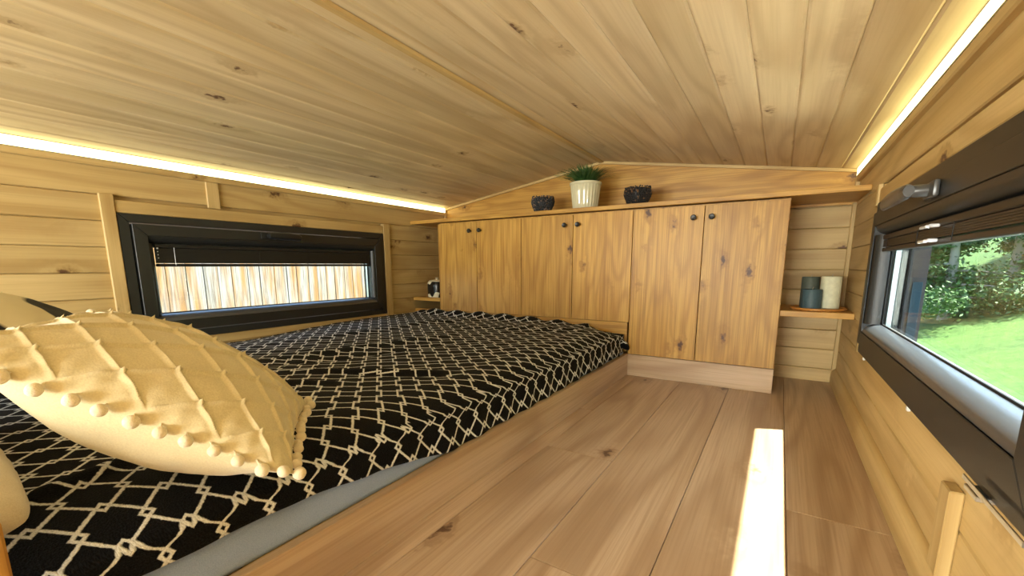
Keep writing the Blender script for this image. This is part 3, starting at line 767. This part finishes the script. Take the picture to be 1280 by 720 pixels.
# corner positions of the seam
A = Vector((1.492, -1.708, .262)); Bc = Vector((1.246, -1.532, .262)); Dc = Vector((1.330, -1.950, .450))
ex = (Bc-A); ey = (Dc-A); S1, S2 = ex.length, ey.length; ex.normalize(); ez = ex.cross(ey).normalized(); 
if ez.z < 0: ez = -ez
ey = ez.cross(ex) if ez.cross(ex).dot(Dc-A) > 0 else -ez.cross(ex)
cen = A+ex*S1/2+ey*S2/2
def ridge(u, v):
    r = 0; q = .4
    for t in (u+v, u-v):
        d = abs((t/q) % 1-.5)*q      # ridge lines at half cells
        r += .0055*math.exp(-(d/.014)**2) - .0030*(1-abs((t/q) % 1-.5)*2)**.5*0
    return r-.0025*abs(math.sin(PI*(u+v)/q))*0
CS = thing('cushion', (cen.x, cen.y, .235), 'cream velvet cushion with diamond pintucks and pompom trim, nearest on the bed', 'cushion')
bm = pillow_mesh(S1*1.0, S2*1.0, .066, 210, .07, ridge, .006, 2, under=1.6, power=.62)
RM = Matrix((ex, ey, ez)).transposed().to_4x4()
if RM.determinant() < 0: RM = Matrix((ex, -ey, ez)).transposed().to_4x4()
TM = Matrix.Translation(cen) @ RM
bmesh.ops.transform(bm, matrix=TM, verts=bm.verts); bmesh.ops.recalc_face_normals(bm, faces=bm.faces)
fin('cover', bm, VEL, CS, smooth=True)
rg = random.Random(5)
bm = NB(); bmesh.ops.create_icosphere(bm, subdivisions=3, radius=.0074)
for v in bm.verts: v.co *= 1+.07*mnoise.noise(v.co*260)
pm = None; th_bm = NB(); NP = 13
def seam_pt(u, v, pinch=.07):
    return TM @ Vector((S1/2*u*(1-pinch*(1-v*v)*abs(u)**1.5), S2/2*v*(1-pinch*(1-u*u)*abs(v)**1.5), 0))
for e in range(4):
    for k in range(NP):
        t = -1+2*(k+.25)/NP; u, v = ((t, -1), (1, t), (-t, 1), (-1, -t))[e]
        p = seam_pt(u, v); o = (p-cen).normalized()
        drop = Vector((0, 0, -.006)) if p.z > .28 else Vector((0, 0, .004))
        q = p+o*.010+drop+Vector((rg.uniform(-.002, .002), rg.uniform(-.002, .002), rg.uniform(-.002, .001)))
        q.z = max(q.z, .250)
        if pm is None:
            bmesh.ops.translate(bm, verts=bm.verts, vec=q); pm = fin('pompom', bm, POM, CS, origin=q, smooth=True); c = pm
        else: c = dup(pm, q, CS)
        c.rotation_euler = (rg.uniform(0, 6), rg.uniform(0, 6), 0); s_ = rg.uniform(.88, 1.1); c.scale = (s_, s_, s_)
        atube(th_bm, [p, q], .0012, 5)
o = fin('pompom_threads', th_bm, POM, CS); o['kind'] = 'stuff'

def place_pillow(name, bm, centre, nrm, xdir, mat, label, cat, group=None):
    nz = Vector(nrm).normalized(); nx = (Vector(xdir)-nz*Vector(xdir).dot(nz)).normalized(); ny = nz.cross(nx)
    m = Matrix.Translation(Vector(centre)) @ Matrix((nx, ny, nz)).transposed().to_4x4()
    bmesh.ops.transform(bm, matrix=m, verts=bm.verts); bmesh.ops.recalc_face_normals(bm, faces=bm.faces)
    o = fin(name, bm, mat, smooth=True); tag(o, label, cat, group); return o
def patched():
    s = NT('cream_with_black_patches'); co = s.n('TexCoord').outputs['Object']
    n1 = s.n('TexNoise', {'Vector': co, 'Scale': 5.2, 'Detail': .5, 'Roughness': .3}).outputs[0]
    n2 = s.n('TexNoise', {'Vector': co, 'Scale': 600, 'Detail': 2}).outputs[0]
    return s.bsdf(s.mix(s.remap(n1, .50, .515), (.70, .62, .40), (.008, .008, .009)), .85, n2, .3, .001)
place_pillow('pillow', pillow_mesh(.52, .46, .105, 60, .05, None, .008, 9), (.62, -1.855, .375), (.06, .26, .96), (1, 0, 0), patched(),
             'cream pillow with large black patches, behind the velvet cushion', 'pillow')
place_pillow('pillow', pillow_mesh(.62, .42, .12, 60, .02, None, .006, 4, power=.42, under=.45, rnd=.08), (1.094, -2.106, .285), (0, .05, 1), (1, 0, 0), fabric('beige_cotton', (.50, .42, .29), (.58, .50, .36)),
             'plain beige pillow under the raised end of the velvet cushion', 'pillow')
hb = thing('headboard_post', (1.42, -1.98, 0), 'narrow oak post at the near end of the bed, bottom left corner', 'post')
box('post', 1.4055, 1.430, -2.02, -1.934, .0005, .30, M['oak_z'], hb, .002)

# ------------------------------------------------------------------ outside
# weathered board fence beyond the left window
fn = thing('board_fence', (-2.5, -.2, -2), 'tall fence of weathered vertical boards outside the left window', 'fence')
def fencem():
    s = NT('weathered_board'); tc = s.n('TexCoord').outputs['Object']; rnd = s.n('ObjectInfo').outputs['Random']
    off = s.n('CombineXYZ', {0: s.math('MULTIPLY', rnd, 31.), 1: s.math('MULTIPLY', rnd, 71.), 2: s.math('MULTIPLY', rnd, 13.)}).outputs[0]
    m = s.n('VectorMath', {0: s.n('VectorMath', {0: tc, 1: (14, 14, 1.4)}, operation='MULTIPLY').outputs[0], 1: off}, operation='ADD').outputs[0]
    m2 = s.n('VectorMath', {0: s.n('VectorMath', {0: tc, 1: (90, 90, 4)}, operation='MULTIPLY').outputs[0], 1: off}, operation='ADD').outputs[0]
    n1 = s.n('TexNoise', {'Vector': m, 'Scale': 1, 'Detail': 3}).outputs[0]; n2 = s.n('TexNoise', {'Vector': m2, 'Scale': 1, 'Detail': 3}).outputs[0]
    c = s.mix(s.remap(n1, .42, .62), (.19, .175, .165), (.20, .10, .035))
    c = s.mix(s.remap(n2, .45, .75, 0, .85), c, (.05, .03, .02))
    return s.bsdf(c, .85, n2, .5, .005)
FMT = fencem(); rg = random.Random(11)
y = -1.9
while y < 3.2:
    wd = rg.uniform(.105, .15); box('plank', -2.5-rg.uniform(0, .008), -2.525, y+.003, y+wd-.003, -2, 1.5+rg.uniform(-.03, .03), FMT, fn, .002); y += wd
bm = NB()
for z in (.35, -1.0, 1.1): abox(bm, -2.53, -2.60, -1.9, y, z-.05, z+.05)
o = fin('rail', bm, FMT, fn)

# lawn rising away on the right; flat ground on the left
def gz(x, y):
    u = max(0, x-2.3); return -1.8+.12*u+.03*u*u-.0009*max(0, u-8)**3*0 if u < 16 else -1.8+.12*16+.03*256+(u-16)*.6
def lawnm():
    s = NT('lawn_grass'); tc = s.n('TexCoord').outputs['Object']
    a = s.n('TexNoise', {'Vector': tc, 'Scale': .9, 'Detail': 5, 'Roughness': .65}).outputs[0]
    b = s.n('TexNoise', {'Vector': tc, 'Scale': 5, 'Detail': 8, 'Roughness': .85}).outputs[0]
    c = s.mix(s.remap(a, .35, .65), (.032, .10, .008), (.07, .155, .014))
    c = s.mix(s.remap(b, .45, .7, 0, .8), c, (.14, .21, .05)); c = s.mix(s.remap(b, .3, .45, .6, 0), c, (.03, .09, .01))
    return s.bsdf(c, .9, b, .8, .08)
bm = NB(); g = []
for j in range(70):
    yy = -12+j*1.0*(1 if j < 40 else 1.3); r = []
    for i in range(60):
        xx = -14+i*.8; r.append(bm.verts.new((xx, yy, gz(xx, yy)+.10*fbm(xx*.2, yy*.2, 2, 1)*(1 if xx > 3 else 0)-(.35 if xx < 2.4 else 0))))
    g.append(r)
for a, b in zip(g, g[1:]):
    for i in range(59): bm.faces.new((a[i], a[i+1], b[i+1], b[i]))
tag(fin('lawn', bm, lawnm(), smooth=True), 'bright green lawn sloping uphill outside the right window', 'lawn', None, 'stuff')

LEAFA = leafmat('tree_leaf', (.028, .08, .018), (.09, .17, .035), .5)
BARK = plain('pale_bark', (.33, .29, .24), .85)
def tree(x, y, H, R, label, seed, n, leaf=.05, crown0=.25):
    rg = random.Random(seed); z0 = gz(x, y)-.05
    root = thing('tree', (x, y, z0), label, 'tree', 'trees on the lawn')
    bm = NB(); atube(bm, [(x, y, z0), (x+.03, y, z0+H*.3), (x-.03, y+.04, z0+H*.65), (x, y, z0+H*.92)], [.13, .10, .06, .02], 10)
    br = []
    for k in range(26):
        t = rg.uniform(crown0, .95); a = rg.uniform(0, 2*PI); L = R*(1-t)**.6*rg.uniform(.7, 1.1)/(1-crown0)**.6
        p0 = Vector((x, y, z0+H*t*.92)); p1 = p0+Vector((L*math.cos(a), L*math.sin(a), .12*L*rg.uniform(-1.5, 1.2)))
        atube(bm, [p0, (p0+p1)/2+Vector((0, 0, .05*L)), p1], [.03*(1-t)+.012, .015, .004], 5); br.append((p0, p1, L))
    fin('trunk', bm, BARK, root, smooth=60)
    vs, fs = [], []
    for k in range(n):
        p0, p1, L = rg.choice(br); t = rg.random()**.6
        c = p0.lerp(p1, t)+Vector((rg.gauss(0, .13), rg.gauss(0, .13), rg.gauss(-.02, .10)))*(.6+.5*L)
        d = Vector((rg.gauss(0, 1), rg.gauss(0, 1), rg.gauss(0, .6))).normalized(); e = d.orthogonal().normalized()
        e = (e*math.cos(rg.random()*6)+d.cross(e)*math.sin(rg.random()*6)).normalized(); s_ = leaf*rg.uniform(.6, 1.3)
        i0 = len(vs); vs += [c-d*s_, c+e*s_*.42, c+d*s_, c-e*s_*.42]; fs.append((i0, i0+1, i0+2, i0+3))
    me = D.meshes.new('crown'); me.from_pydata([v-Vector((x, y, z0)) for v in vs], [], fs); me.materials.append(LEAFA)
    o = D.objects.new('crown', me); COL.objects.link(o); o.parent = root; o['kind'] = 'stuff'
tree(5.9, 14.2, 5.2, 2.1, 'bushy dark green tree with a pale trunk, left of the two on the lawn', 1, 26000, .060, .10)
tree(7.3, 15.0, 5.0, 2.0, 'spreading tree on the lawn, just right of the pale-trunked one', 2, 30000, .060, .05)
tree(10.5, 22.5, 6.5, 2.6, 'tree farther up the slope at the right edge of the window view', 3, 18000, .12, .04)
tree(6.6, 24, 8, 3.2, 'tall tree standing behind the two lawn trees', 4, 18000, .12, .05)
bm = NB(); atube(bm, [(9.6, 19.0, gz(9.6, 19)-.1), (9.6, 19.0, gz(9.6, 19)+2.6)], .06, 10)
tag(fin('pole', bm, plain('pale_blue_grey_pole', (.45, .5, .55), .5), smooth=40), 'thin pale grey pole on the slope beyond the lawn trees', 'pole')

# added unseen reflector below the lawn-side window; sunlight glances off it onto the ceiling
tag(box('ceiling_reflector', W+TH+.003, W+TH+.95, YF, YB-.05, -.19, -.15, plain('bright_metal_reflector', (.85, .85, .85), .11, 1), None, .002), None, None, None, 'structure')
